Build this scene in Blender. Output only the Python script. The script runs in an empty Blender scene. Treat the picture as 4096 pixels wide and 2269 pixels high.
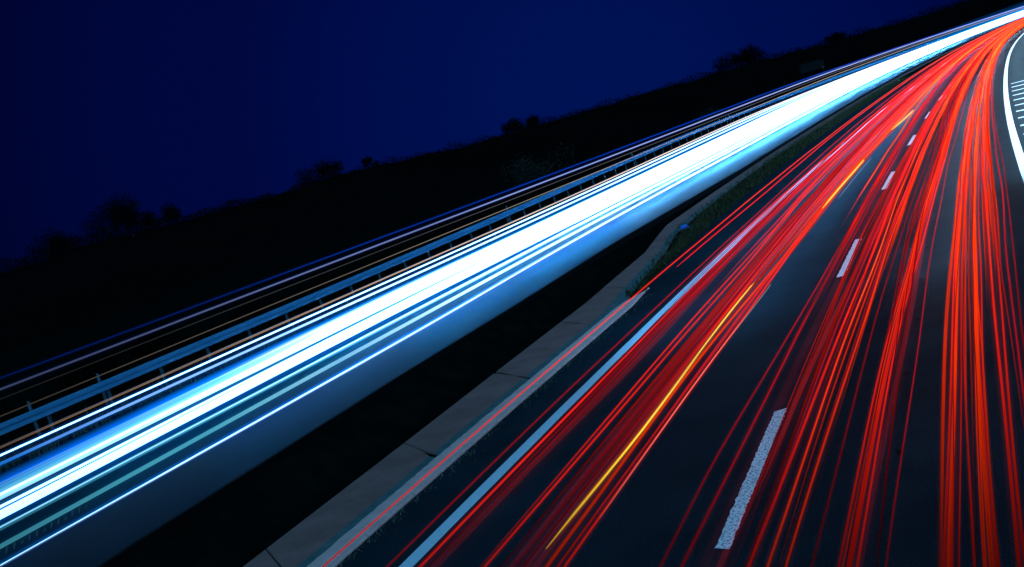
import bpy, math, random
from mathutils import Vector, Matrix
R = math.radians
random.seed(7)
sc = bpy.context.scene

# ------------------------------------------------------------------ camera
PITCH, YAW, ROLL, FPX, CAMH = 0.09333608, -0.35182416, 0.29805162, 5037.59, 3.81665
cp, sp, cy, sy = math.cos(PITCH), math.sin(PITCH), math.cos(YAW), math.sin(YAW)
fwd = Vector((sy * cp, cy * cp, -sp))
rgt = Vector((cy, -sy, 0.0))
upv = rgt.cross(fwd)
cr, sr = math.cos(ROLL), math.sin(ROLL)
r2 = rgt * cr - upv * sr
u2 = rgt * sr + upv * cr
cam = bpy.data.cameras.new('camera')
cam.sensor_width = 36.0
cam.sensor_fit = 'HORIZONTAL'
cam.lens = 36.0 * FPX / 4096.0
cam.clip_start = 0.1
cam.clip_end = 6000
camo = bpy.data.objects.new('camera', cam)
sc.collection.objects.link(camo)
camo.matrix_world = Matrix(((r2.x, u2.x, -fwd.x, 0), (r2.y, u2.y, -fwd.y, 0), (r2.z, u2.z, -fwd.z, CAMH), (0, 0, 0, 1)))
sc.camera = camo

# ------------------------------------------------------------------ world: late dusk, the afterglow lies behind the camera
w = bpy.data.worlds.new('World')
sc.world = w
w.use_nodes = True
nt = w.node_tree
nt.nodes.clear()
def nn(tree, t, **kw):
    n = tree.nodes.new(t)
    for k, v in kw.items():
        setattr(n, k, v)
    return n
wo = nn(nt, 'ShaderNodeOutputWorld')
bg = nn(nt, 'ShaderNodeBackground')
tc = nn(nt, 'ShaderNodeTexCoord')
def wdir(az, el):
    return (math.sin(R(az)) * math.cos(R(el)), math.cos(R(az)) * math.cos(R(el)), math.sin(R(el)))
def wdot(v):
    d = nn(nt, 'ShaderNodeVectorMath', operation='DOT_PRODUCT')
    nt.links.new(tc.outputs['Generated'], d.inputs[0])
    d.inputs[1].default_value = v
    return d.outputs['Value']
def wramp(src, stops):
    r = nn(nt, 'ShaderNodeValToRGB')
    r.color_ramp.interpolation = 'EASE'
    e = r.color_ramp.elements
    while len(e) < len(stops):
        e.new(0.5)
    for el, (p, c) in zip(e, stops):
        el.position = p
        el.color = (*c, 1)
    nt.links.new(src, r.inputs[0])
    return r.outputs[0]
east = wramp(wdot(wdir(-14, 1.5)), [(0.55, (0.0, 0.0010, 0.016)), (0.86, (0.0, 0.0012, 0.022)), (0.955, (0.0, 0.0022, 0.046)), (0.992, (0.0, 0.0044, 0.074)), (1.0, (0.0, 0.0060, 0.086))])
west = wramp(wdot(wdir(158, 42)), [(0.0, (0, 0, 0)), (0.25, (0.0, 0.004, 0.015)), (0.8, (0.10, 0.55, 1.05)), (1.0, (0.18, 0.90, 1.6))])
ad = nn(nt, 'ShaderNodeMix', data_type='RGBA', blend_type='ADD')
ad.inputs[0].default_value = 1.0
nt.links.new(east, ad.inputs[6])
nt.links.new(west, ad.inputs[7])
nt.links.new(ad.outputs[2], bg.inputs['Color'])
bg.inputs['Strength'].default_value = 1.0
nt.links.new(bg.outputs[0], wo.inputs['Surface'])

sc.view_settings.view_transform = 'Standard'
sc.view_settings.look = 'None'
sc.view_settings.exposure = 0.0
sc.view_settings.gamma = 1.0
sc.view_settings.use_curve_mapping = False
sc.cycles.max_bounces = 8
sc.cycles.diffuse_bounces = 3
sc.cycles.glossy_bounces = 2
sc.cycles.transparent_max_bounces = 160
sc.cycles.volume_bounces = 0
sc.cycles.sample_clamp_indirect = 4.0

# ------------------------------------------------------------------ the bend of the road: s metres along, u metres to the right
K = (1.39706628e-3, -1.0272638e-5, 0.31861058e-7)
DS = 0.5
S0 = -120.0
_S, _X, _Y, _T = [], [], [], []
def kap(s):
    return K[0] if s < 0 else (K[0] + 2 * K[1] * s + 3 * K[2] * s * s if s < 110 else 0.00048)
def build_line():
    n0 = int(-S0 / DS)
    n1 = int(1000 / DS)
    fx = [(0.0, 0.0, 0.0)]
    for i in range(n1):
        x, y, t = fx[-1]
        t2 = t + kap((i + .5) * DS) * DS
        tm = (t + t2) / 2
        fx.append((x + math.sin(tm) * DS, y + math.cos(tm) * DS, t2))
    bx = [(0.0, 0.0, 0.0)]
    for i in range(n0):
        x, y, t = bx[-1]
        t2 = t - kap(-1) * DS
        tm = (t + t2) / 2
        bx.append((x - math.sin(tm) * DS, y - math.cos(tm) * DS, t2))
    for x, y, t in list(reversed(bx[1:])) + fx:
        _X.append(x); _Y.append(y); _T.append(t)
build_line()
def sm(a, b, x):
    t = min(1.0, max(0.0, (x - a) / (b - a)))
    return t * t * (3 - 2 * t)
def zs(s, u):
    return 0.65 * sm(40, 140, s) * min(1.6, max(0.0, (-u - 8) / 20.0))
def pos(s, u, h=0.0):
    f = (s - S0) / DS
    i = max(0, min(len(_X) - 2, int(f)))
    a = f - i
    x = _X[i] + (_X[i + 1] - _X[i]) * a
    y = _Y[i] + (_Y[i + 1] - _Y[i]) * a
    t = _T[i] + (_T[i + 1] - _T[i]) * a
    return Vector((x + u * math.cos(t), y - u * math.sin(t), zs(s, u) + h))
def heading(s):
    f = (s - S0) / DS
    i = max(0, min(len(_X) - 2, int(f)))
    return _T[i]
def lerp(tab, s):
    if s <= tab[0][0]: return tab[0][1]
    for (a, va), (b, vb) in zip(tab, tab[1:]):
        if s <= b:
            return va + (vb - va) * (s - a) / (b - a)
    return tab[-1][1]
def srange(a, b, fine=0.5, grow=0.03):
    out = [a]
    while out[-1] < b:
        out.append(min(b, out[-1] + max(fine, grow * abs(out[-1]))))
    return out

# ------------------------------------------------------------------ materials
def mat(name, color, rough=0.7, spec=0.5, metal=0.0, n1=None, bump=None, mix2=None, coord='Object'):
    """principled with an optional noise mix (n1=scale, mix2=second colour) and a noise bump (scale, strength, distance)"""
    m = bpy.data.materials.new(name)
    m.use_nodes = True
    t = m.node_tree
    b = t.nodes['Principled BSDF']
    b.inputs['Base Color'].default_value = (*color, 1)
    b.inputs['Roughness'].default_value = rough
    b.inputs['Specular IOR Level'].default_value = spec
    b.inputs['Metallic'].default_value = metal
    co = nn(t, 'ShaderNodeTexCoord')
    if n1:
        no = nn(t, 'ShaderNodeTexNoise')
        no.inputs['Scale'].default_value = n1
        no.inputs['Detail'].default_value = 8
        no.inputs['Roughness'].default_value = 0.7
        rp = nn(t, 'ShaderNodeValToRGB')
        rp.color_ramp.elements[0].position = 0.36
        rp.color_ramp.elements[1].position = 0.66
        rp.color_ramp.elements[0].color = (*color, 1)
        rp.color_ramp.elements[1].color = (*mix2, 1)
        t.links.new(co.outputs[coord], no.inputs['Vector'])
        t.links.new(no.outputs['Fac'], rp.inputs[0])
        t.links.new(rp.outputs[0], b.inputs['Base Color'])
    if bump:
        nb = nn(t, 'ShaderNodeTexNoise')
        nb.inputs['Scale'].default_value = bump[0]
        nb.inputs['Detail'].default_value = 5
        bp = nn(t, 'ShaderNodeBump')
        bp.inputs['Strength'].default_value = bump[1]
        bp.inputs['Distance'].default_value = bump[2]
        t.links.new(co.outputs[coord], nb.inputs['Vector'])
        t.links.new(nb.outputs['Fac'], bp.inputs['Height'])
        t.links.new(bp.outputs[0], b.inputs['Normal'])
    return m

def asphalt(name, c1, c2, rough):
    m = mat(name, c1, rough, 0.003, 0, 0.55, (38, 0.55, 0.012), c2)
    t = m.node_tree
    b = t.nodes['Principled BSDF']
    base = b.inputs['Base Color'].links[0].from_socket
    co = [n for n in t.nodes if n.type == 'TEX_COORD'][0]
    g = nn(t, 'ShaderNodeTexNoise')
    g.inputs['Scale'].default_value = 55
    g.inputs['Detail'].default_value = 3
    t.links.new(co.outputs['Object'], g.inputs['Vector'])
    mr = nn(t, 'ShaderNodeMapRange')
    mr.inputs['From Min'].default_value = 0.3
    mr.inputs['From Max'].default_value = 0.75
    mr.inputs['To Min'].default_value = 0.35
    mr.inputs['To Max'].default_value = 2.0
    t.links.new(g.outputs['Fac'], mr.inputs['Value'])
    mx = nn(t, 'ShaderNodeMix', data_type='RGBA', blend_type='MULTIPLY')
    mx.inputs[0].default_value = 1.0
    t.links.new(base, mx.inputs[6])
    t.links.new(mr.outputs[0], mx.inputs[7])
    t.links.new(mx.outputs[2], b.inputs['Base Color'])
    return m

M_ROAD = asphalt('asphalt', (0.0075, 0.0125, 0.016), (0.0120, 0.0190, 0.0245), 0.66)
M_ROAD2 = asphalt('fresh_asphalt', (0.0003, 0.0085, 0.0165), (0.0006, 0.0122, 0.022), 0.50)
M_GROUND = mat('dark_earth', (0.002, 0.0022, 0.002), 1.0, 0.0, 0, 1.5, (4, 0.6, 0.05), (0.005, 0.0055, 0.004))
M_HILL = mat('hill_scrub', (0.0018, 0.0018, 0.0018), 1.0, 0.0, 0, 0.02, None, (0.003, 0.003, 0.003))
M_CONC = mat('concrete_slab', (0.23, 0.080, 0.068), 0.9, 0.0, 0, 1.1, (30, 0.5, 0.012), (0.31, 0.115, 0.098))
M_TEAL = mat('teal_concrete', (0.055, 0.085, 0.085), 0.85, 0.0, 0, 3.0, (30, 0.5, 0.012), (0.13, 0.125, 0.12))  # teal-tinted strip of the gutter slabs on the road side
M_KERB = mat('kerb_concrete', (0.66, 0.29, 0.25), 0.9, 0.0, 0, 3.0, (24, 0.4, 0.012), (0.80, 0.37, 0.32))  # pink of the red trail's light is mixed into the concrete colour
M_STEEL = mat('galvanised_steel', (0.06, 0.19, 0.28), 0.7, 0.1, 0.0, 0.6, None, (0.08, 0.22, 0.32))  # blue of the headlight spill is mixed into the steel colour
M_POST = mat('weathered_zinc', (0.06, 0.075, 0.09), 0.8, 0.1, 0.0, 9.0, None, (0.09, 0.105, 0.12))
M_GRASS = mat('verge_blades', (0.020, 0.022, 0.008), 0.85, 0.0, 0, 6.0, None, (0.080, 0.055, 0.025))
M_DRY = mat('dry_blades', (0.10, 0.09, 0.055), 0.8, 0.2, 0, 6.0, None, (0.17, 0.15, 0.10))
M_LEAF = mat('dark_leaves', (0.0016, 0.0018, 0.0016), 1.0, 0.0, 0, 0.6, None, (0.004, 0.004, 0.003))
M_LEAF2 = mat('pale_dry_leaves', (0.016, 0.013, 0.010), 0.95, 0.0, 0, 0.8, None, (0.03, 0.024, 0.018))
M_BARK = mat('bark', (0.015, 0.012, 0.010), 0.95, 0.1, 0, 4, None, (0.03, 0.025, 0.02))
M_TAR = mat('tar', (0.003, 0.003, 0.003), 0.8, 0.02, 0, 12, None, (0.005, 0.005, 0.005))
M_SIGN = mat('sign_back', (0.008, 0.008, 0.008), 0.9, 0.0, 0.0, 1, None, (0.012, 0.012, 0.012))
M_BLUE = mat('blue_plastic', (0.02, 0.08, 0.34), 0.6, 0.3, 0, 10, None, (0.03, 0.12, 0.45))

def paint(name, col, worn, scale, thr):
    m = mat(name, col, 0.7, 0.1, 0, None, (70, 0.8, 0.01))
    t = m.node_tree
    b = t.nodes['Principled BSDF']
    co = [n for n in t.nodes if n.type == 'TEX_COORD'][0]
    no = nn(t, 'ShaderNodeTexNoise')
    no.inputs['Scale'].default_value = scale
    no.inputs['Detail'].default_value = 2.5
    rp = nn(t, 'ShaderNodeValToRGB')
    rp.color_ramp.elements[0].position = thr
    rp.color_ramp.elements[1].position = thr + 0.10
    rp.color_ramp.elements[0].color = (*worn, 1)
    rp.color_ramp.elements[1].color = (*col, 1)
    t.links.new(co.outputs['Object'], no.inputs['Vector'])
    t.links.new(no.outputs['Fac'], rp.inputs[0])
    t.links.new(rp.outputs[0], b.inputs['Base Color'])
    return m
M_PAINT = paint('pebbled_road_paint', (0.78, 0.78, 0.76), (0.20, 0.22, 0.25), 34, 0.40)
M_EDGE = paint('edge_line_paint', (0.54, 0.58, 0.62), (0.36, 0.39, 0.42), 22, 0.30)

# ------------------------------------------------------------------ mesh helpers
def link(name, verts, faces, m, parent=None, smooth=False):
    me = bpy.data.meshes.new(name)
    me.from_pydata([tuple(v) for v in verts], [], faces)
    me.materials.append(m)
    if smooth:
        me.polygons.foreach_set('use_smooth', [True] * len(me.polygons))
    me.update()
    o = bpy.data.objects.new(name, me)
    sc.collection.objects.link(o)
    if parent:
        o.parent = parent
        o.matrix_parent_inverse = parent.matrix_world.inverted()
    return o
def empty(name, loc):
    o = bpy.data.objects.new(name, None)
    o.location = loc
    o.empty_display_size = 0.3
    sc.collection.objects.link(o)
    o.matrix_world = Matrix.Translation(loc)
    return o
def tag(o, label=None, cat=None, group=None, kind=None):
    if label: o['label'] = label
    if cat: o['category'] = cat
    if group: o['group'] = group
    if kind: o['kind'] = kind
    return o
def sheet(name, ss, cols, m, parent=None, smooth=True):
    """cols(s) -> list of (u, h)"""
    V, F = [], []
    nc = None
    for i, s in enumerate(ss):
        c = cols(s)
        nc = len(c)
        V += [pos(s, u, h) for u, h in c]
        if i:
            a, b = (i - 1) * nc, i * nc
            F += [(a + j, a + j + 1, b + j + 1, b + j) for j in range(nc - 1)]
    return link(name, V, F, m, parent, smooth)
def box_into(V, F, c, dx, dy, dz):
    """dx,dy,dz: half-extent vectors"""
    b = len(V)
    for sx, sy_, sz in ((-1, -1, -1), (1, -1, -1), (1, 1, -1), (-1, 1, -1), (-1, -1, 1), (1, -1, 1), (1, 1, 1), (-1, 1, 1)):
        V.append(c + dx * sx + dy * sy_ + dz * sz)
    F += [(b, b + 3, b + 2, b + 1), (b + 4, b + 5, b + 6, b + 7), (b, b + 1, b + 5, b + 4), (b + 1, b + 2, b + 6, b + 5), (b + 2, b + 3, b + 7, b + 6), (b + 3, b, b + 4, b + 7)]
def tube_into(V, F, pts, rad, sides=6, cap=True):
    b0 = len(V)
    n = len(pts)
    for i, p in enumerate(pts):
        d = (pts[min(n - 1, i + 1)] - pts[max(0, i - 1)]).normalized()
        ref = Vector((0, 0, 1)) if abs(d.z) < 0.9 else Vector((1, 0, 0))
        a = d.cross(ref).normalized()
        b = a.cross(d)
        r = rad[i] if isinstance(rad, (list, tuple)) else rad
        for k in range(sides):
            q = 2 * math.pi * k / sides
            V.append(p + a * (r * math.cos(q)) + b * (r * math.sin(q)))
    for i in range(n - 1):
        for k in range(sides):
            k2 = (k + 1) % sides
            F.append((b0 + i * sides + k, b0 + i * sides + k2, b0 + (i + 1) * sides + k2, b0 + (i + 1) * sides + k))
    if cap:
        F.append(tuple(b0 + k for k in reversed(range(sides))))
        F.append(tuple(b0 + (n - 1) * sides + k for k in range(sides)))

# ------------------------------------------------------------------ ground, hills
REDGE = [(-200, -7.85), (27, -7.85), (30, -8.3), (37, -8.55), (46, -8.8), (60, -9.1), (87, -9.5), (800, -9.5)]      # left border of the asphalt
GUTL = [(-200, -9.3), (17, -9.36), (28, -9.5), (36, -9.95), (43, -11.0), (54, -11.22), (70, -11.42), (800, -11.42)]   # gutter slab
GUTR = [(-200, -7.86), (27, -7.86), (30, -8.36), (36, -9.05), (40, -9.75), (46, -10.15), (60, -10.65), (80, -10.8), (800, -10.8)]
OEDGE = [(-200, -12.75), (25, -12.7), (40, -12.35), (62, -11.62), (800, -11.62)]
def ground_cols(s):
    gl, oe = lerp(GUTL, s), lerp(OEDGE, s)
    mid = (gl + oe) / 2
    dep = -0.06 - 1.1 * max(0.0, gl - oe - 0.25) / 3.2
    c = [(-900, -0.5), (-260, -0.5), (-120, -0.5), (-60, -0.35), (-40, -0.22), (-32, -0.10), (-27, -0.04), (-24.4, -0.03), (oe - 0.4, -0.05), (oe + 0.1, -0.07), (mid, dep), (gl - 0.02, -0.05),
         (gl + 0.6, -0.06), (-6, -0.03), (8, -0.03), (9.4, -0.03), (14, -0.3), (40, -0.6), (120, -0.8), (500, -1.5)]
    return c
g = sheet('ground', [-110, -60, -20] + srange(0, 60, 2, .02) + srange(65, 860, 6, .03), ground_cols, M_GROUND)
tag(g, kind='structure')

SKY = [(-75, 1.7), (-60, 1.9), (-50, 1.7), (-41, 1.75), (-39, 1.75), (-36.5, 1.85), (-33.8, 1.62), (-31.4, 1.62), (-29, 1.5), (-27, 1.62), (-24.5, 1.55), (-22.5, 1.38), (-19.8, 1.2), (-17.8, 1.2),
       (-15, 1.15), (-12.3, 1.05), (-9.6, 1.03), (-7.7, 1.0), (-6, 0.9), (-3.4, 0.82), (-0.9, 0.73), (1.6, 0.74), (4.4, 0.76), (8, 0.7), (16, 0.6), (26, 0.5), (40, 0.3)]
def ridge_dist(az):
    return 280 + 560 * sm(-26, 10, az)
def ridge_top(az):
    d = ridge_dist(az)
    return Vector((math.sin(R(az)) * d, math.cos(R(az)) * d, CAMH + d * math.tan(R(lerp(SKY, az)))))
V, F = [], []
prof = [(0.42, 0.0), (0.55, 0.10), (0.68, 0.34), (0.8, 0.62), (0.9, 0.86), (1.0, 1.0), (1.15, 0.98), (1.5, 0.7), (2.2, -0.1)]
azs = [-75 + i * 0.5 for i in range(231)]
rr = random.Random(3)
for az in azs:
    d = ridge_dist(az)
    top = ridge_top(az).z + 0.7
    for k, (q, hq) in enumerate(prof):
        z = -0.7 + top * hq + (rr.uniform(-.35, .35) * d / 300 if 0 < k < 8 else 0)
        V.append(Vector((math.sin(R(az)) * d * q, math.cos(R(az)) * d * q, z)))
npf = len(prof)
for i in range(len(azs) - 1):
    for k in range(npf - 1):
        a, b = i * npf, (i + 1) * npf
        F.append((a + k, b + k, b + k + 1, a + k + 1))
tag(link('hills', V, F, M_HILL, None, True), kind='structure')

# ------------------------------------------------------------------ carriageways
SS = [-110, -60, -20] + srange(-8, 60, 1, .02) + srange(62, 860, 4, .03)
road = tag(sheet('road', SS, lambda s: [(lerp(REDGE, s), 0.0), (-7, 0.0), (-4, 0.0), (0, 0.0), (4, 0.0), (9.2, 0.0)], M_ROAD), kind='structure')
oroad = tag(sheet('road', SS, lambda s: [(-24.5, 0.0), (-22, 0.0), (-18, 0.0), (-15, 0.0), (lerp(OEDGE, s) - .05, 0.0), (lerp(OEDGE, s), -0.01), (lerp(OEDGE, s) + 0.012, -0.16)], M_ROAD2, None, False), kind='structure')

# painted markings, 4 mm above the asphalt
def strip(name, s0, s1, ua, ub, m, parent, h=0.004, skew=0.0, jag=0.0, fine=0.6):
    V, F = [], []
    ss = srange(s0, s1, fine, .02)
    for i, s in enumerate(ss):
        a, b = (ua(s), ub(s)) if callable(ua) else (ua, ub)
        V += [pos(s + skew / 2 + random.uniform(-jag, jag), a + random.uniform(-jag, jag) * .5, h), pos(s - skew / 2 + random.uniform(-jag, jag), b + random.uniform(-jag, jag) * .5, h)]
        if i: F.append((2 * i - 2, 2 * i - 1, 2 * i + 1, 2 * i))
    return link(name, V, F, m, parent)
strip('edge_line', -30, 420, -6.60, -6.39, M_EDGE, road, jag=0.006)
strip('edge_line', -30, 420, lambda s: 0.72, lambda s: 0.93, M_EDGE, road, jag=0.004)
LANE_U = -2.785
for k in range(-1, 22):
    s = 10.5 + 13 * k
    # the nearest dashes are pebbled blobs with ragged ends
    V, F = [], []
    n = 90 if k <= 1 else 8
    for i in range(n + 1):
        q = s + 4.333 * i / n
        j = 0.010 if k <= 1 else 0.0
        V += [pos(q + (random.uniform(-.05, .05) if i in (0, n) else 0), LANE_U - .075 + random.uniform(-j, j), .004), pos(q + (random.uniform(-.05, .05) if i in (0, n) else 0), LANE_U + .075 + random.uniform(-j, j), .004)]
        if i: F.append((2 * i - 2, 2 * i - 1, 2 * i + 1, 2 * i))
    link('lane_dash', V, F, M_PAINT, road)
for k in range(12):
    s = 35.0 + 3.3 * k
    V = [pos(s - .19, 1.10, .004), pos(s + .19, 1.10, .004), pos(s + .19 - .8 * 4.6, 5.7, .004), pos(s - .19 - .8 * 4.6, 5.7, .004)]
    link('hatch_bar', V, [(0, 3, 2, 1)], M_EDGE, road)
strip('edge_line', 4, 300, 5.9, 6.15, M_EDGE, road, jag=.004)
# tar spots where the road studs were lifted
for s, u in ((12.31, -1.29), (15.31, -1.31), (18.25, -1.25), (21.3, -1.26), (24.4, -1.24), (27.5, -1.23)):
    V = [pos(s + 0.10 * math.sin(a) * random.uniform(.6, 1.2) - .06 * math.cos(a), u + .045 * math.cos(a) * random.uniform(.7, 1.2), .004) for a in [2 * math.pi * i / 14 for i in range(14)]]
    link('tar_patch', V, [tuple(reversed(range(14)))], M_TAR, road)

# ------------------------------------------------------------------ gutter of cast slabs beside the carriageway, and its kerb
V, F = [], []
js = [-35.9 + 4.4 * i for i in range(70)]
for a, b in zip(js, js[1:]):
    n = 6
    base = len(V)
    for i in range(n + 1):
        s = a + .042 + (b - a - .084) * i / n
        gl, gr = lerp(GUTL, s), lerp(GUTR, s)
        wd = gr - gl
        sk = 1.1 * wd
        prof = [(0.0, -0.25, 0), (0.0, -0.01, 0), (0.02, 0.004, 0), (0.45, -0.012, .45), (0.66, -0.03, .66), (1.0, -0.028, 1), (1.0, -0.25, 1)]
        for q, h, e in prof:
            V.append(pos(s - sk * (q - .5) + (0.05 * math.sin(q * 7 + a)), gl + wd * q, h))
    m_ = len(prof)
    for i in range(n):
        for k in range(m_ - 1):
            p, q = base + i * m_, base + (i + 1) * m_
            F.append((p + k, p + k + 1, q + k + 1, q + k))
    F.append(tuple(base + k for k in range(m_)))
    F.append(tuple(base + n * m_ + k for k in reversed(range(m_))))
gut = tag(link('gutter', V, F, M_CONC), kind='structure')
gut.data.materials.append(M_TEAL)
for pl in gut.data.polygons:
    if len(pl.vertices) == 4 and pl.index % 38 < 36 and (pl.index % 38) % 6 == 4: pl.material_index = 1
V, F = [], []
for i, s in enumerate(srange(-30, 28.4, .12, 0)):
    e = -8.11 + random.uniform(-.012, .012) + .3 * sm(26.6, 28.4, s)
    V += [pos(s, e, -.02), pos(s, e + .03, .022), pos(s, -7.66 - .12 * sm(26, 28.4, s), .030), pos(s, -7.62 - .13 * sm(26, 28.4, s) + random.uniform(-.006, .006), .014), pos(s, -7.618 - .13 * sm(26, 28.4, s), -.05)]
    if i:
        for k in range(4):
            a, b = 5 * (i - 1), 5 * i
            F.append((a + k, a + k + 1, b + k + 1, b + k))
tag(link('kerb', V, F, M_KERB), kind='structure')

def upstand(s):
    e = lerp(OEDGE, s)
    q = sm(30, 44, s)
    return [(e - .01, -.02), (e - .005, .02 + .09 * q), (e + .01, .03 + .09 * q), (e + .10, .03 + .09 * q), (e + .12, .01 + .09 * q), (e + .125, -.12)]
tag(sheet('kerb', srange(-20, 60, 1, .02) + srange(62, 420, 3, .02), upstand, M_TAR, None, False), kind='structure')

# ------------------------------------------------------------------ grasses (nobody could count the blades)
def blades(name, n, place, hh, wd, m, lean=0.6):
    V, F = [], []
    for _ in range(n):
        s, u, sc_ = place()
        p = pos(s, u, -0.03)
        a = random.uniform(0, 2 * math.pi)
        h = hh * random.uniform(.5, 1.25) * sc_
        d = Vector((math.cos(a), math.sin(a), 0))
        side = Vector((-d.y, d.x, 0)) * (wd * random.uniform(.7, 1.3) * sc_ ** .5)
        l = d * (h * random.uniform(.1, lean))
        b = len(V)
        V += [p - side, p + side, p + l * .45 + side * .7 + Vector((0, 0, h * .6)), p + l * .45 - side * .7 + Vector((0, 0, h * .6)), p + l * 1.3 + Vector((0, 0, h))]
        F += [(b, b + 1, b + 2, b + 3), (b + 3, b + 2, b + 4)]
    return link(name, V, F, m)
def in_verge():
    s = 28 + 110 * random.random() ** 1.7
    a, b = lerp(GUTR, s), lerp(REDGE, s)
    return s, random.uniform(a + .2, b + .2) if random.random() < .93 else random.uniform(a - .25, a + .3), 1.0 if s < 60 else 1.15
tag(blades('verge_grass', 11000, in_verge, .15, .014, M_GRASS, .9), kind='stuff')
def along_edge():
    s = random.choice([9.5, 10.8, 12.0, 13.4, 14.6, 15.8, 17.0, 18.4, 19.7, 21.3, 23, 25, 27]) + random.gauss(0, .45)
    return s, -7.60 + abs(random.gauss(0, .12)), .7
tag(blades('dry_grass', 800, along_edge, .12, .006, M_DRY, 1.8), kind='stuff')
def far_verge():
    s = 22 + 120 * random.random() ** 1.5
    u = -24.6 - abs(random.gauss(0, 1.0))
    return s, u, random.choice([.6, 1, 1.6])
tag(blades('roadside_grass', 5000, far_verge, .24, .022, M_GRASS, .9), kind='stuff')
def behind_rail():
    s = 22 + 160 * random.random() ** 1.3
    return s, -29.5 - 14 * random.random() ** 1.5, random.choice([.8, 1.3, 2.0])
tag(blades('rough_grass', 4500, behind_rail, .5, .03, M_LEAF, .7), kind='stuff')

# ------------------------------------------------------------------ guard rail
def sweep(ss, prof, u0):
    V, F = [], []
    n = len(prof)
    for i, s in enumerate(ss):
        V += [pos(s, u0 + du, h) for du, h in prof]
        if i:
            a, b = (i - 1) * n, i * n
            F += [(a + k, a + (k + 1) % n, b + (k + 1) % n, b + k) for k in range(n)]
    F += [tuple(range(n)), tuple(len(V) - n + k for k in reversed(range(n)))]
    return V, F
RAIL_U = -28.4
gr = empty('guard_rail', pos(30, RAIL_U, 0))
tag(gr, 'galvanised steel guard rail on short posts along the far side of the opposite carriageway', 'guard rail')
wprof = [(0.00, .45), (.07, .465), (.07, .585), (.0, .60), (.0, .635), (.07, .65), (.07, .77), (.0, .785), (-.012, .785), (-.012, .45)]
V, F = sweep(srange(-20, 330, 2, .02), wprof, RAIL_U)
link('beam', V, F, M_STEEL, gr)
for k in range(-6, 62):
    s = 30.9 + 2.9 * k
    t = heading(s)
    ax, ay = Vector((math.cos(t), -math.sin(t), 0)), Vector((math.sin(t), math.cos(t), 0))
    V, F = [], []
    c = pos(s, RAIL_U - .075, .33)
    # a C-section: web and two flanges
    box_into(V, F, c, ax * .006, ay * .055, Vector((0, 0, .43)))
    box_into(V, F, c + ay * .052 + ax * .031, ax * .024, ay * .005, Vector((0, 0, .43)))
    box_into(V, F, c - ay * .052 + ax * .031, ax * .024, ay * .005, Vector((0, 0, .43)))
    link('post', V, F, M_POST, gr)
def delineator(s, lab):
    o = empty('delineator_post', pos(s, RAIL_U - .35, 0))
    tag(o, lab, 'marker post', 'slim marker posts behind the guard rail')
    t = heading(s)
    ax, ay = Vector((math.cos(t), -math.sin(t), 0)), Vector((math.sin(t), math.cos(t), 0))
    V, F = [], []
    prof = [(-.05, -.03), (.05, -.03), (.03, .04), (-.03, .04)]
    for z, q in ((-.05, 1), (.92, .95), (1.06, .75)):
        for a, b in prof:
            V.append(pos(s, RAIL_U - .35, z) + ax * a * q + ay * b * q + Vector((0, 0, .0 if z < 1 else -.03 * (a > 0))))
    for r_ in range(2):
        for k in range(4):
            F.append((r_ * 4 + k, r_ * 4 + (k + 1) % 4, r_ * 4 + 4 + (k + 1) % 4, r_ * 4 + 4 + k))
    F += [(0, 3, 2, 1), (8, 9, 10, 11)]
    link('post_body', V, F, M_POST, o)
    V, F = [], []
    box_into(V, F, pos(s, RAIL_U - .35, .84) - ay * .034, ax * .024, ay * .004, Vector((0, 0, .06)))
    link('reflector', V, F, M_STEEL, o)
for s, lab in ((30.6, 'slim marker post behind the guard rail, nearest one, at the left edge of the photo'),
               (33.9, 'slim marker post behind the guard rail, second nearest from the left edge'),
               (72.6, 'slim marker post behind the guard rail, halfway along it in mid distance'),
               (101, 'slim marker post behind the guard rail, beyond the one halfway along'),
               (138, 'slim marker post behind the guard rail, farthest one below the two-post sign')):
    delineator(s, lab)

# two-post road sign seen edge on from behind, dim against the hill
o = empty('road_sign', pos(205, -31.3, 0))
tag(o, 'dim grey road sign on two posts beyond the guard rail, before the dark hill', 'road sign')
t = heading(205)
ax, ay = Vector((math.cos(t), -math.sin(t), 0)), Vector((math.sin(t), math.cos(t), 0))
for du in (-1.6, 1.6):
    V, F = [], []
    tube_into(V, F, [pos(205, -31.3 + du, -.4), pos(205, -31.3 + du, 4.1)], .06, 10)
    link('post', V, F, M_SIGN, o)
V, F = [], []
box_into(V, F, pos(205, -31.3, 3.35) + ay * .09, ax * 2.0, ay * .02, Vector((0, 0, .7)))
for dz in (-.4, .4):
    box_into(V, F, pos(205, -31.3, 3.35 + dz) + ay * .064, ax * 1.9, ay * .006, Vector((0, 0, .03)))
link('panel', V, F, M_SIGN, o)

# scrap of blue plastic on the verge
V, F = [], []
rr = random.Random(5)
n = 12
for j in range(4):
    for i in range(n):
        a = 2 * math.pi * i / n
        q = (0.12, .14, .09, .02)[j] * rr.uniform(.8, 1.2)
        V.append(pos(40.4 + q * math.sin(a), -9.55 + q * 1.1 * math.cos(a), (0.0, .06, .12, .15)[j] + rr.uniform(-.012, .012)))
for j in range(3):
    for i in range(n):
        F.append((j * n + i, j * n + (i + 1) % n, (j + 1) * n + (i + 1) % n, (j + 1) * n + i))
F += [tuple(reversed(range(n))), tuple(3 * n + i for i in range(n))]
tag(link('plastic_bag', V, F, M_BLUE, None, True), 'crumpled bright blue plastic bag lying where grass verge meets the concrete gutter', 'litter')

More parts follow.
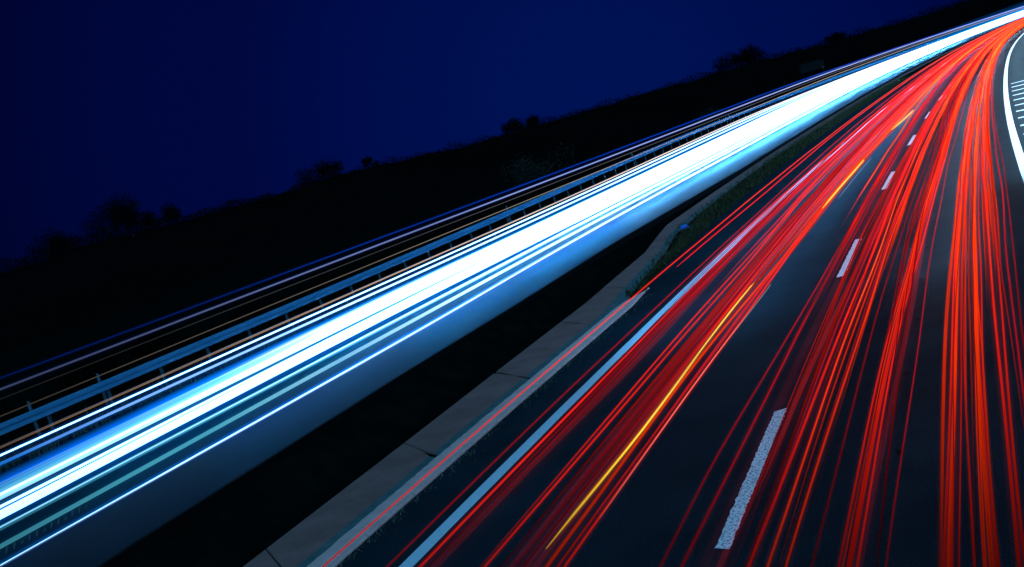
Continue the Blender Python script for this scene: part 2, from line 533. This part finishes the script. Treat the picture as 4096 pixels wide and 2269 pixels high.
# ------------------------------------------------------------------ trees and shrubs
def crown_mesh(name, base, W, H, n, leaf, m, parent, seed, z0=.3, lumps=7):
    r_ = random.Random(seed)
    cl = [(Vector((r_.uniform(-.62, .62) * W, r_.uniform(-.5, .5) * W, H * r_.uniform(z0 + .1, .86))), r_.uniform(.22, .42) * W) for _ in range(lumps)]
    V, F = [], []
    for _ in range(n):
        c, q = r_.choice(cl)
        d = Vector((r_.gauss(0, 1), r_.gauss(0, 1), r_.gauss(0, .8))).normalized() * (q * r_.random() ** .4 * r_.uniform(.8, 1.15))
        p = c + d
        if p.z < H * .06: continue
        a = Vector((r_.gauss(0, 1), r_.gauss(0, 1), r_.gauss(0, 1))).normalized()
        b = a.cross(Vector((r_.gauss(0, 1), r_.gauss(0, 1), r_.gauss(0, 1)))).normalized()
        l = leaf * r_.uniform(.5, 1.3)
        i = len(V)
        V += [base + p - a * l, base + p + b * l * .5, base + p + a * l, base + p - b * l * .5]
        F.append((i, i + 1, i + 2, i + 3))
    return link(name, V, F, m, parent), cl
def tree(name, base, W, H, n, leaf, label, seed, m=None, bare=False, cat='tree'):
    o = empty(name, base)
    tag(o, label, cat)
    c, cl = crown_mesh('crown', base, W, H, n, leaf, m or M_LEAF, o, seed, .3 if cat == 'tree' else .02)
    V, F = [], []
    r_ = random.Random(seed + 1)
    top = base + Vector((r_.uniform(-.2, .2), r_.uniform(-.2, .2), H * .55))
    rt = H * .028
    tube_into(V, F, [base - Vector((0, 0, .6)), base + Vector((0, 0, H * .25)), top], [rt * 1.3, rt, rt * .6], 7)
    for q, rad in cl:
        tube_into(V, F, [base + Vector((0, 0, H * .25)), base + q * .6 + Vector((0, 0, H * .15)), base + q], [rt * .6, rt * .4, rt * .12], 5)
    link('trunk' if cat == 'tree' else 'stem', V, F, M_BARK, o)
def on_ridge(az, k=1.0, sink=.5):
    p = ridge_top(az)
    return Vector((p.x * k, p.y * k, p.z - sink))
for i, (az, W, H, n, lab) in enumerate((
        (-39.0, 8.5, 4.6, 2600, 'low dark tree on the skyline nearest the left edge of the photo'),
        (-36.1, 11.0, 7.6, 4200, 'biggest and broadest dark tree on the skyline, at far left'),
        (-34.3, 8.0, 4.6, 2400, 'dark tree on the skyline touching the right side of the biggest tree'),
        (-26.9, 7.0, 4.2, 2000, 'rounded dark tree on the skyline to the left of the small thin one'),
        (-24.6, 2.6, 2.7, 500, 'small thin airy tree on the skyline right of the rounded tree'),
        (-17.6, 7.0, 3.8, 2000, 'dark clump-shaped tree on the skyline above the dry pale shrub'),
        (-7.6, 12., 6.0, 2600, 'broad dark tree on the skyline up the slope from the two-post sign'),
        (-3.4, 6.0, 3.6, 1100, 'low dark tree on the skyline nearest the top right of the photo'))):
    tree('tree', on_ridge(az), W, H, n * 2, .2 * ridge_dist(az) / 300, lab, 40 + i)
rr = random.Random(9)
V, F = [], []
for _ in range(60000):
    az = rr.uniform(-60, 14) if rr.random() < .7 else rr.uniform(-44, -26)
    d = ridge_dist(az)
    k = rr.uniform(.93, 1.04)
    p = on_ridge(az, k, .2 + (abs(k - 1) * d * .06 if k < 1 else abs(k - 1) * d * .02))
    bump = .5 + .5 * math.sin(az * 3.1) * math.sin(az * 1.3 + 1)
    p.z += rr.random() ** 2.4 * (0.8 + 1.5 * bump + 1.8 * (1 - sm(-38, -27, az))) * d / 330
    a = Vector((rr.gauss(0, 1), rr.gauss(0, 1), rr.gauss(0, 1))).normalized()
    b = a.cross(Vector((rr.gauss(0, 1), rr.gauss(0, 1), rr.gauss(0, 1)))).normalized()
    l = rr.uniform(.10, .28) * d / 330
    i = len(V)
    V += [p - a * l, p + b * l * .6, p + a * l, p - b * l * .6]
    F.append((i, i + 1, i + 2, i + 3))
tag(link('scrub', V, F, M_LEAF), kind='stuff')
for i, (s, u, W, H, m, lab) in enumerate((
        (112, -41.5, 4.2, 2.6, M_LEAF2, 'wide pale dry shrub behind the guard rail in mid distance'),
        (126, -48, 3.6, 2.6, M_LEAF2, 'pale dry shrub behind and right of the wide pale one'),
        (44, -38, 1.6, 1.1, M_LEAF, 'small dark leafy shrub behind the guard rail at the left edge'),
        (52, -41, 1.8, 1.2, M_LEAF, 'dark leafy shrub a step to the right of the small one at left edge'),
        (170, -40, 3.0, 2.0, M_LEAF2, 'dim dry shrub behind the guard rail just left of the two-post sign'))):
    tree('shrub', pos(s, u, -.25), W, H, 1400, .13, lab, 80 + i, m, cat='shrub')

# ------------------------------------------------------------------ light trails: the tracks of lamps through a long exposure, each a glowing strand over its lane
def glow_mat(name, col, strength=1.0, alpha=1.0):
    m = bpy.data.materials.new(name)
    m.use_nodes = True
    t = m.node_tree
    t.nodes.clear()
    out = nn(t, 'ShaderNodeOutputMaterial')
    em = nn(t, 'ShaderNodeEmission')
    em.inputs['Color'].default_value = (*col, 1)
    at = nn(t, 'ShaderNodeAttribute', attribute_name='lamp')
    t.links.new(at.outputs['Color'], em.inputs['Color'])
    em.inputs['Strength'].default_value = strength
    if alpha < 1:
        tr = nn(t, 'ShaderNodeBsdfTransparent')
        mx = nn(t, 'ShaderNodeAddShader')
        em.inputs['Strength'].default_value = alpha
        t.links.new(tr.outputs[0], mx.inputs[0])
        t.links.new(em.outputs[0], mx.inputs[1])
        t.links.new(mx.outputs[0], out.inputs['Surface'])
    else:
        t.links.new(em.outputs[0], out.inputs['Surface'])
    return m
# per kind of lamp: its colour, what an overexposed one gains beyond it, the colour of the glow round it
COL = {
    'red': ((1.0, .022, .011), (.03, .040, .020), (1, .002, .002)),
    'pink': ((.80, .014, .034), (.20, .022, .022), (1, .002, .006)),
    'orange': ((1.0, .042, .004), (.05, .12, .025), (1, .012, .0)),
    'yellow': ((1.0, .66, .04), (.1, .1, .12), (1, .25, .0)),
    'beige': ((.50, .40, .33), (.15, .14, .14), (.5, .3, .2)),
    'white': ((.90, 2.1, 3.6), (.12, .2, .3), (.0, .14, .8)),
    'blue': ((.0, .055, .50), (.10, .14, .2), (.0, .04, .7)),
    'azure': ((.0, .15, .60), (.28, .45, .7), (.0, .12, .6)),
    'teal': ((.06, .34, .46), (.28, .36, .5), (.0, .16, .3)),
    'pale': ((.30, .40, .80), (.3, .25, .2), (.03, .06, .5)),
    'grey': ((.42, .42, .50), (.1, .1, .1), (.1, .1, .2)),
    'amber': ((.50, .27, .14), (.5, .4, .3), (.5, .2, .05)),
}
def lamp_colour(kind, p):
    c, hot, _ = COL[kind]
    q = min(1.0, p)
    x = min(3.2, max(0.0, p - 1))
    return [c[i] * q + hot[i] * x for i in range(3)] + [1.0]
_mc = {}
def gm(kind, alpha):
    k = (kind, alpha)
    if k not in _mc: _mc[k] = glow_mat('%s_lamp_light' % kind, (1, 1, 1), 1.0, alpha)
    return _mc[k]
def trail_u(pts, s):
    """smooth path through (s,u) readings, straight beyond them"""
    if len(pts) == 1: return pts[0][1]
    if s <= pts[0][0]:
        (a, ua), (b, ub) = pts[0], pts[1]
        return ua + (ub - ua) / (b - a) * (s - a) * .8
    if s >= pts[-1][0]: return pts[-1][1]
    for i in range(len(pts) - 1):
        if s <= pts[i + 1][0]:
            p1, p2 = pts[i], pts[i + 1]
            p0 = pts[i - 1] if i else (2 * p1[0] - p2[0], 2 * p1[1] - p2[1])
            p3 = pts[i + 2] if i + 2 < len(pts) else (2 * p2[0] - p1[0], p2[1])
            m1 = (p2[1] - p0[1]) / (p2[0] - p0[0])
            m2 = (p3[1] - p1[1]) / (p3[0] - p1[0])
            L = p2[0] - p1[0]
            t = (s - p1[0]) / L
            return (2 * t ** 3 - 3 * t * t + 1) * p1[1] + (t ** 3 - 2 * t * t + t) * L * m1 + (-2 * t ** 3 + 3 * t * t) * p2[1] + (t ** 3 - t * t) * L * m2
RED_POW = [(3, .05), (6.5, .05), (7.7, .14), (9.4, .36), (12, .70), (18, 1.05), (28, 1.5), (45, 2.1), (70, 3.0), (120, 4.5)]
WHITE_POW = [(10, .22), (13, .42), (19, .9), (24, 1.6), (30, 3.0), (38, 5.5), (55, 9), (80, 14), (120, 20)]
FLAT = [(0, 1.0), (500, 1.0)]
ROOF_POW = [(10, .08), (18, .11), (25, .22), (35, .48), (50, .8), (80, 1.1), (150, 1.4)]
def trail(label, cat, group, kind, pts, r0, b, h, s0=3.0, s1=420.0, powtab=RED_POW, alpha=1.0, halo=3.0, lvl=.15, rg=60.0, name='light_trail', fade=False):
    ss = [s0]
    while ss[-1] < s1:
        ss.append(min(s1, ss[-1] + max(.8, .05 * abs(ss[-1]))))
    ph = random.uniform(0, 6.28)
    P = [pos(s, trail_u(pts, s) + .012 * math.sin(s * .21 + ph) + .008 * math.sin(s * .53 + 2 * ph), h) for s in ss]
    pulse = [1 + .10 * math.sin(s * .37 + 3 * ph) + random.uniform(-.06, .06) for s in ss]
    rad = [r0 * (1 + max(0.0, s - 8) / rg) for s in ss]
    if fade:
        rad = [r * (.12 + .88 * sm(s0, s0 + 9, s)) for r, s in zip(rad, ss)]
        pulse = [q * (.1 + .9 * sm(s0, s0 + 9, s)) for q, s in zip(pulse, ss)]
    rad[0] *= .3
    rad[-1] *= .3
    V, F = [], []
    tube_into(V, F, P, rad, 6)
    if b < .6 and powtab is not RED_POW: alpha = min(alpha, .5)
    o = link(name, V, F, gm(kind, alpha), None, True)
    at = o.data.attributes.new('lamp', 'FLOAT_COLOR', 'POINT')
    cs = []
    for s, q in zip(ss, pulse):
        cs += lamp_colour(kind, b * lerp(powtab, s) * q) * 6
    at.data.foreach_set('color', cs)
    tag(o, label, cat, group)
    if halo:
        # the lamp's glow: two faint shells of light round the strand
        V, F, cs = [], [], []
        gc = COL[kind][2]
        for q, k in ((halo * .5, .46), (halo * .78, .28), (halo * 1.12, .17), (halo * 1.55, .09)):
            tube_into(V, F, P, [max(x * q, .004) for x in rad], 8, False)
            for s in ss:
                e = min(1.6, b * lerp(powtab, s) * (sm(s0, s0 + 9, s) if fade else 1)) * lvl * k
                cs += [gc[0] * e, gc[1] * e, gc[2] * e, 1.0] * 8
        g_ = link('glow', V, F, gm('glow', .5), o, True)
        at = g_.data.attributes.new('lamp', 'FLOAT_COLOR', 'POINT')
        at.data.foreach_set('color', cs)
    return o
RG = 'red tail light trails over the right carriageway'
def red(label, kind, pts, r0, b, alpha=1.0, **kw):
    return trail(label, 'light trail', RG, kind, pts, r0 * .58, b, .75, alpha=alpha, **kw)
#RED#
RED = [
 ('bright thin red trail over the concrete kerb and grass verge, leftmost of the reds', 'red', [(12.81, -6.29), (17.61, -6.32), (26.51, -6.36), (40.42, -6.39), (63.02, -6.5), (111, -6.6)], .011, .95, 1),
 ('thin red trail that joins the leftmost one over the grass verge in mid distance', 'pink', [(26.11, -6.10), (39.72, -6.08), (62.62, -6.3)], .011, .8, 1),
 ('faint thin red trail over the dark shoulder left of the white edge line', 'pink', [(12.31, -5.44), (38.22, -5.44), (60, -5.6)], .010, .38, 1),
 ('strong red trail hugging the right side of the white edge line', 'red', [(9.51, -5.02), (16.41, -5.02), (24.61, -5.02), (37.22, -4.90), (58, -4.88), (99, -4.85)], .016, 1.0, 1),
 ('dim dark red band just right of the strong trail at the edge line', 'red', [(11.91, -4.84), (16.11, -4.74), (24.21, -4.78), (36.62, -4.74)], .05, .10, .35),
 ('single red trail midway between edge line and the wide dull red band', 'red', [(9.21, -4.3), (15.81, -4.28), (23.41, -4.26), (36, -4.5), (56, -4.52), (94, -4.38)], .013, .8, 1),
 ('wide dull red band left of the yellow trail, its left strand', 'pink', [(9.11, -4.02), (23.11, -4.03), (35.32, -4.11), (55, -4.3)], .04, .16, .4),
 ('wide dull red band left of the yellow trail, its middle strand', 'pink', [(9.11, -3.9), (22.91, -3.9), (34.71, -3.9), (54.52, -4.0)], .04, .16, .4),
 ('wide dull red band left of the yellow trail, its right strand', 'red', [(9.01, -3.80), (22.81, -3.77), (34.31, -3.7), (53.72, -3.8)], .04, .16, .4),
 ('red trail that carries on from the yellow indicator trail', 'orange', [(9.01, -3.69), (15.21, -3.69), (22.41, -3.55), (38, -3.4), (57, -3.2)], .020, .75, 1),
 ('bright red trail close along the right of the yellow one', 'red', [(8.91, -3.52), (15.01, -3.47), (22.31, -3.43), (33.81, -3.42), (51.72, -3.3)], .014, .9, 1),
 ('thin red trail beside the bright one right of the yellow trail', 'red', [(8.91, -3.58), (15.01, -3.53), (22.31, -3.48), (33.81, -3.46), (51.72, -3.4)], .009, .55, 1),
 ('thin pinkish red trail, leftmost over the lane dashes', 'pink', [(8.51, -2.65), (10.61, -2.65), (14.21, -2.58), (20.91, -2.49), (31.61, -2.47), (49.3, -2.55), (88, -2.9)], .010, .42, 1),
 ('second thin pinkish red trail over the lane dashes', 'pink', [(8.51, -2.49), (14.11, -2.44), (20.81, -2.38), (31.41, -2.38), (48.92, -2.45), (87, -2.75)], .013, .5, 1),
 ('dim dark red veil lying over the nearest white dash', 'pink', [(8.4, -2.32), (14, -2.26), (20.5, -2.2), (31, -2.2), (48, -2.3)], .06, .05, .28),
 ('dim wide red band right of the nearest white dash', 'red', [(8.31, -2.17), (10.31, -2.11), (13.81, -2.08), (20.21, -1.97), (30.51, -1.94), (47.72, -1.9)], .04, .16, .5),
 ('bright red trail, first of three right of the dashes', 'red', [(8.21, -1.97), (13.61, -1.9), (20.01, -1.82), (30.11, -1.81), (47.32, -1.82), (82.52, -1.7)], .018, .8, 1),
 ('brightest orange red trail, second of three right of the dashes', 'orange', [(8.21, -1.84), (13.51, -1.80), (19.81, -1.72), (29.81, -1.69), (46.22, -1.68), (80.92, -1.6)], .014, 1.15, 1),
 ('bright red trail, third of three right of the dashes', 'orange', [(8.11, -1.71), (13.41, -1.64), (19.61, -1.57), (29.41, -1.51), (45.32, -1.47), (77.52, -1.45)], .014, .9, 1),
 ('faint thin red trail left of the dark tar spots', 'pink', [(8.01, -1.53), (13.21, -1.47), (19.41, -1.43), (29.01, -1.35), (44.62, -1.27)], .010, .25, 1),
 ('wide rippled red trail right beside the dark tar spots', 'red', [(7.91, -1.29), (13.01, -1.23), (19.01, -1.12), (28.11, -0.97), (43.12, -0.86), (74.62, -0.9)], .030, .62, 1),
 ('dim wide red band covering the dark tar spots', 'pink', [(7.91, -1.19), (12.91, -1.1), (18.81, -1.03), (28, -1.0)], .04, .13, .4),
 ('faint hair thin red trail alone right of the tar spots', 'pink', [(8, -1.02), (12.81, -0.95), (18.61, -0.89), (27.71, -0.78), (42.32, -0.63), (73.42, -0.7)], .008, .5, 1),
 ('thick bright orange red trail, left of the near pair at lower right', 'orange', [(7.71, -0.65), (12.41, -0.58), (18.11, -0.51), (26.91, -0.41), (41.12, -0.28), (69.22, -0.08)], .022, 1.0, 1),
 ('thin red trail between the two thick orange ones at lower right', 'red', [(7.61, -0.52), (12.31, -0.47), (17.91, -0.40), (26.71, -0.33), (40.62, -0.18), (70, -0.1)], .010, .62, 1),
 ('thick bright orange red trail, right of the near pair at lower right', 'orange', [(7.61, -0.42), (12.21, -0.35), (17.71, -0.28), (26.31, -0.18), (40.22, -0.05), (69.92, 0.02)], .020, 1.0, 1),
 ('thin red trail touching the right thick orange one', 'red', [(7.51, -0.37), (12.21, -0.31), (17.71, -0.22), (26.31, -0.12), (40, 0.0)], .011, .6, 1),
 ('medium red trail right of the thick orange pair', 'red', [(7.51, -0.27), (12.11, -0.19), (17.51, -0.1), (25.91, 0.0), (39.72, 0.09), (68.22, 0.14)], .017, .75, 1),
 ('thinner red trail next right after the medium one', 'red', [(7.5, -.22), (12.01, -0.13), (17.41, -0.01), (25.61, 0.12), (39.32, 0.2), (67.72, 0.23)], .014, .6, 1),
 ('dim red trail, second from the right of all the reds', 'pink', [(7.4, -.12), (11.91, -0.02), (17.21, 0.10), (25.21, 0.28), (38.62, 0.37), (66.72, 0.36)], .012, .45, 1),
 ('faintest red trail, rightmost of all the reds', 'pink', [(11.8, .06), (17.11, 0.19), (25, .36), (38, .44)], .010, .25, 1),
]
for lab, kind, pts, r0, b, al in RED:
    red(lab, kind, pts, r0, b, al, s0=25 if 'joins the leftmost' in lab else 3)
# extra strands that thicken the bundles where they draw together
rr = random.Random(21)
base = [(p[2], p[1]) for p in RED if p[5] == 1]
for lab_part, picks, cnt in (('among the reds hugging the edge line', (3, 5), 6), ('in the bundle by the yellow trail', (9, 10, 11), 8), ('in the bundle along the lane dashes', (12, 13, 16, 17, 18), 12), ('in the bundle right of the tar spots', (20,), 5), ('among the thick orange trails at lower right', (23, 25, 27, 28), 12)):
    for k in range(cnt):
        p = RED[rr.choice(picks)]
        off = rr.gauss(0, .04)
        if 'edge line' in lab_part: off = abs(off) + .02
        if 'dashes' in lab_part: off = -abs(off) if p[2][0][1] < -2.2 else abs(off) + .06
        amp, ph = rr.uniform(.0, .03), rr.uniform(0, 6)
        pts = [(s, u + off + amp * math.sin(s * .03 + ph)) for s, u in p[2]]
        trail('thin red strand ' + lab_part, 'light trail', 'thin red strands ' + lab_part, rr.choice(['red', 'red', 'orange', 'pink']), pts, rr.uniform(.006, .012), rr.uniform(.25, .75), rr.uniform(.6, .95), s0=rr.uniform(10, 30), fade=True)
for lab_part, u0, u1, cnt, bb in (('inside the wide dull red band', -4.1, -3.74, 13, .30), ('right beside the nearest white dash', -2.12, -1.98, 8, .26), ('beside the strong trail at the edge line', -4.95, -4.68, 6, .22), ('by the dark tar spots', -1.32, -1.02, 7, .24)):
    for k in range(cnt):
        u = u0 + (u1 - u0) * (k + .5 + rr.uniform(-.3, .3)) / cnt
        w_ = rr.uniform(-.05, .05)
        trail('dim fine red strand ' + lab_part, 'light trail', 'dim fine red strands ' + lab_part, rr.choice(['red', 'red', 'pink']), [(9, u), (15, u + .01), (23, u + .03 * (u > -3)), (35, u + w_ + .12 * (u > -2.6)), (55, u + 2 * w_ + .2 * (-2.6 < u < -1.9))], rr.uniform(.004, .007), bb * rr.uniform(.7, 1.4), rr.uniform(.7, .9), s0=rr.uniform(3, 10), halo=0, rg=30., fade=True)
for lab_part, p, cnt in (('woven into the thick orange trail left of the near pair', RED[23], 5), ('woven into the thick orange trail right of the near pair', RED[25], 5), ('woven into the rippled trail by the tar spots', RED[20], 4)):
    for k in range(cnt):
        off = -.04 + .08 * k / (cnt - 1) + rr.uniform(-.006, .006)
        trail('fine red strand ' + lab_part, 'light trail', 'fine red strands ' + lab_part, rr.choice(['red', 'orange']), [(s, u + off) for s, u in p[2]], rr.uniform(.004, .008), rr.uniform(.62, .95), rr.uniform(.68, .84))
for lab_part, u0, u1, cnt, kinds in (('close to the right of the white edge line', -4.98, -4.82, 4, ('red', 'red', 'pink')), ('left of the long yellow trail', -4.3, -3.45, 11, ('red', 'red', 'pink')),
                               ('over the inner half of the right lane', -2.0, -1.55, 17, ('red', 'orange', 'pink')), ('along the rippled trail of the right lane', -1.31, -1.2, 7, ('red', 'orange')),
                               ('along the thick orange trails of the right lane', -.68, -.40, 14, ('red', 'orange', 'orange')), ('on the outer side of the right lane', -.29, -.08, 8, ('red', 'orange', 'red'))):
    for k in range(cnt):
        u = u0 + (u1 - u0) * (k + .5 + rr.uniform(-.45, .45)) / cnt
        d_, o_ = rr.uniform(-.03, .03) if not -2.3 < u < -1.4 else rr.uniform(0, .06), (.40 if u > -1.35 else .2 if u > -2.3 else .05)
        trail('hair thin red strand ' + lab_part, 'light trail', 'hair thin red strands ' + lab_part, rr.choice(kinds), [(9, u), (15, u + .2 * o_), (24, u + .5 * o_ + .3 * d_), (40, u + .85 * o_ + .7 * d_), (70, u + o_ + d_)], rr.uniform(.0035, .006), rr.uniform(.25, .8), rr.uniform(.62, .95), s0=rr.uniform(3, 20), rg=38., fade=True)
# indicator flashes and pale strands
YG = 'yellow indicator flashes over the left lane'
for lab, s0, s1, pts, r0 in (('long yellow indicator trail in the foreground of the left lane', 9.0, 20.4, [(9.61, -3.75), (12.41, -3.67), (19.41, -3.68), (20.91, -3.6)], .0095),
                             ('middle yellow indicator flash over the left lane', 28.3, 38.4, [(28.31, -3.41), (38.02, -3.31)], .017),
                             ('short yellow indicator flash, farthest up the left lane', 48.4, 57.6, [(48.42, -3.13), (57.42, -2.83)], .024)):
    trail(lab, 'light trail', YG, 'yellow', pts, r0, 1.5, .80, s0, s1, [(0, .1), (9, .2), (11, .5), (13, .9), (60, 1.2)], 1.0, 2.6, .3, 1e6)
for lab, s0, s1, pts in (('thin beige strand along the right of the long yellow trail', 9.5, 19.5, [(11.11, -3.44), (15.01, -3.41), (19.31, -3.33)]),
                         ('thin beige strand right of the middle yellow flash', 29.4, 38.5, [(29.51, -3.17), (38.42, -3.06)])):
    trail(lab, 'light trail', 'beige strands over the left lane', 'beige', pts, .006, .35, .80, s0, s1, [(9, .3), (13, 1), (60, 1.2)], 1.0, 0, 0, 60)

#WHITE#
WG = 'white and blue headlight trails over the left carriageway'
def white(label, kind, pts, r0, b, h=.7, pw=WHITE_POW, alpha=1.0, halo=2.4, lvl=.20, rg=70., s0=6, group=WG):
    return trail(label, 'light trail', group, kind, pts, r0, b, h, s0, 600, pw, alpha, halo, lvl, rg)
RF = 'lorry roof lamp trails above the left carriageway'
white('thin blue trail, topmost of all, high above the guard rail', 'blue', [(20.8, -19.6), (64, -19.3), (102, -18.8)], .014, .8, 2.6, ROOF_POW, rg=80, group=RF)
white('thin white trail just under the topmost blue one', 'pale', [(17.6, -16.58), (56, -16.5), (94, -16.4)], .017, 1.2, 2.6, ROOF_POW, rg=80, group=RF)
white('faint blue strand along the upper side of the thin white roof trail', 'blue', [(17.6, -16.72), (56, -16.64), (94, -16.5)], .008, .4, 2.61, ROOF_POW, halo=0, rg=80, group=RF)
white('faint grey trail between the white roof trail and the beige one', 'grey', [(22, -17.6), (58, -17.2), (94, -16.8)], .010, .22, 2.35, ROOF_POW, halo=0, rg=80, group=RF)
white('thin beige trail just above the guard rail', 'beige', [(17.0, -16.12), (54, -16.15), (91, -15.9)], .010, .8, 2.2, ROOF_POW, halo=0, rg=80, group=RF)
white('dim grey strand nearest the grass below the guard rail', 'grey', [(24.6, -24.1), (47, -23.95), (74, -23.4)], .012, .10, halo=0)
white('amber strand running beside the grass below the guard rail', 'amber', [(24.6, -23.85), (33, -23.75), (47.5, -23.72), (74, -23.2)], .013, .13, halo=0)
white('white trail with blue rim, the upper of two apart from the main band', 'white', [(23.1, -22.6), (44.8, -22.5), (71, -22.2)], .020, 1.0)
white('blue trail, the lower of two apart from the main band', 'azure', [(21.6, -21.3), (42, -21.1), (67, -20.9)], .026, .75)
white('pale violet strand riding on the lower of two blue trails', 'pale', [(21.8, -21.45), (42, -21.3), (67, -21.1)], .010, .3)
band = [
 ('dim blue trail along the upper rim of the main white band', 'azure', -19.75, .016, .10), ('blue trail just inside the upper rim of the main white band', 'azure', -19.45, .026, .22), ('deep blue trail in the upper part of the main band', 'blue', -19.1, .040, .5),
 ('azure trail in the upper part of the main band', 'azure', -18.7, .05, .5), ('teal trail in the upper part of the main band', 'teal', -18.35, .05, .32), ('pale teal trail above the middle of the main band', 'teal', -18.1, .035, .55),
 ('sharp white strand through the middle of the main band', 'white', -17.75, .018, 1.6), ('teal trail under the sharp white strand', 'teal', -17.6, .045, .28), ('pale trail under the teal one in the main band', 'white', -17.4, .025, .35),
 ('dark teal trail in the lower half of the main band', 'teal', -16.9, .02, .12), ('thin white strand above the thick white trail', 'white', -16.62, .018, 1.6), ('azure trail above the thick white trail', 'azure', -16.35, .05, .45),
 ('thick white trail along the lower rim of the main band, upper half', 'white', -16.08, .042, 1.6), ('thick white trail along the lower rim of the main band, lower half', 'white', -15.87, .036, 1.4)]
for lab, kind, u, r0, b in band:
    white(lab, kind, [(18, u), (36, u - .25), (58, u), (94, u + .25)], r0, b, rg=70. if u < -19 else 24.)
rr = random.Random(31)
PACK_POW = [(10, .03), (16, .05), (22, .12), (27, .35), (33, 1.2), (40, 4.0), (60, 9), (120, 20)]
for k in range(14):
    u = -18.9 + 2.9 * (k + .5) / 14 + rr.uniform(-.06, .06)
    if -17.35 < u < -16.6: u -= .8
    white('thin white strand packed into the main band of headlight trails', ('white', 'white', 'azure')[k % 3], [(18, u), (36, u - .25), (58, u), (94, u + .2)], rr.uniform(.008, .016), rr.uniform(.5, 1.2), rg=14., pw=PACK_POW, alpha=.5, group='thin white strands packed into the main band')
white('dim teal trail, first below the main white band', 'teal', [(15.1, -15.0), (29.5, -14.88), (49, -14.88), (80, -14.4)], .035, .55)
white('thin pale line along the first trail below the main band', 'white', [(15.1, -15.05), (29.5, -14.93), (49, -14.93), (80, -14.4)], .010, .5)
white('teal white trail, second below the main white band', 'teal', [(13.8, -13.84), (27.5, -13.88), (46, -13.98), (76, -13.7)], .032, 1.05)
white('thin pale line along the second trail below the main band', 'white', [(13.8, -13.9), (27.5, -13.93), (46, -14.02), (76, -13.7)], .010, .9)
white('blue trail, lowest of all the headlight trails', 'azure', [(12.9, -12.93), (25, -12.75), (42.7, -13.0), (73, -12.9)], .030, .40)
white('white strand inside the lowest blue trail', 'white', [(12.8, -12.84), (25, -12.65), (42.7, -12.95), (73, -12.9)], .012, 1.5)
white('pale violet strand along the underside of the lowest blue trail', 'pale', [(12.75, -12.78), (25, -12.58), (42.7, -12.9), (73, -12.85)], .008, .7)

V, F, cs = [], [], []
for k in range(24):
    s = 12.2 + 4.0 * k / 24
    n0 = len(V)
    for dz in ((-.035, .035), (-.03, .0))[k % 3 == 2:][:1]:
        tube_into(V, F, [pos(s, -14.34, .5 + dz[0]), pos(s + .05, -14.34, .5 + dz[1])], .010, 6)
    cs += [.010, .030, .045, 1.0] * (len(V) - n0)
o = link('light_trail', V, F, gm('plate', 1.0))
at = o.data.attributes.new('lamp', 'FLOAT_COLOR', 'POINT')
at.data.foreach_set('color', cs)
tag(o, 'row of faint grey flickering dashes between the two lowest headlight trails', 'light trail')

# ------------------------------------------------------------------ unseen area lamps added above the lanes in place of headlight light
def fill_lamp(s, u, L, wd, e, col, h=1.0, tilt=0.0):
    l = bpy.data.lights.new('lane_fill', 'AREA')
    l.shape = 'RECTANGLE'
    l.size = wd
    l.size_y = L
    l.energy = e * L * wd
    l.color = col
    o = bpy.data.objects.new('lane_fill', l)
    sc.collection.objects.link(o)
    o.location = pos(s, u, h)
    o.rotation_euler = (0, tilt, -heading(s))
    return o
BLU = (.0, .33, 1.0)
for s, L, e in ((16, 10, .1), (26, 10, 16), (36, 10, 62), (47, 12, 110), (60, 14, 170), (75, 16, 290), (93, 20, 450), (115, 24, 640), (142, 30, 800), (180, 46, 850), (235, 64, 850)):
    for u in (-15.4, -18.4):
        fill_lamp(s, u, L, 1.4, e, BLU if s < 50 else (.09, .46, 1.0), .8)
    fill_lamp(s, -24.2, L, .3, e ** .5 * 3.2, (.0, .26, .9), .8, R(72))  # added unseen lamp turned towards the guard rail to brighten it
    for u in (-4.8, -1.0):
        fill_lamp(s, u, L, 1.4, 1.0 + (8 if s > 20 else 0) + 1.7 * max(0, min(s, 80) - 18), (.09, .46, .95) if u < -3 else (.36, .52, .74), 1.3)
    if s > 30: fill_lamp(s, 1.5, L, 1.0, 50, (.34, .56, .72), 1.2)  # added fill lamp to brighten the right edge line and hatching
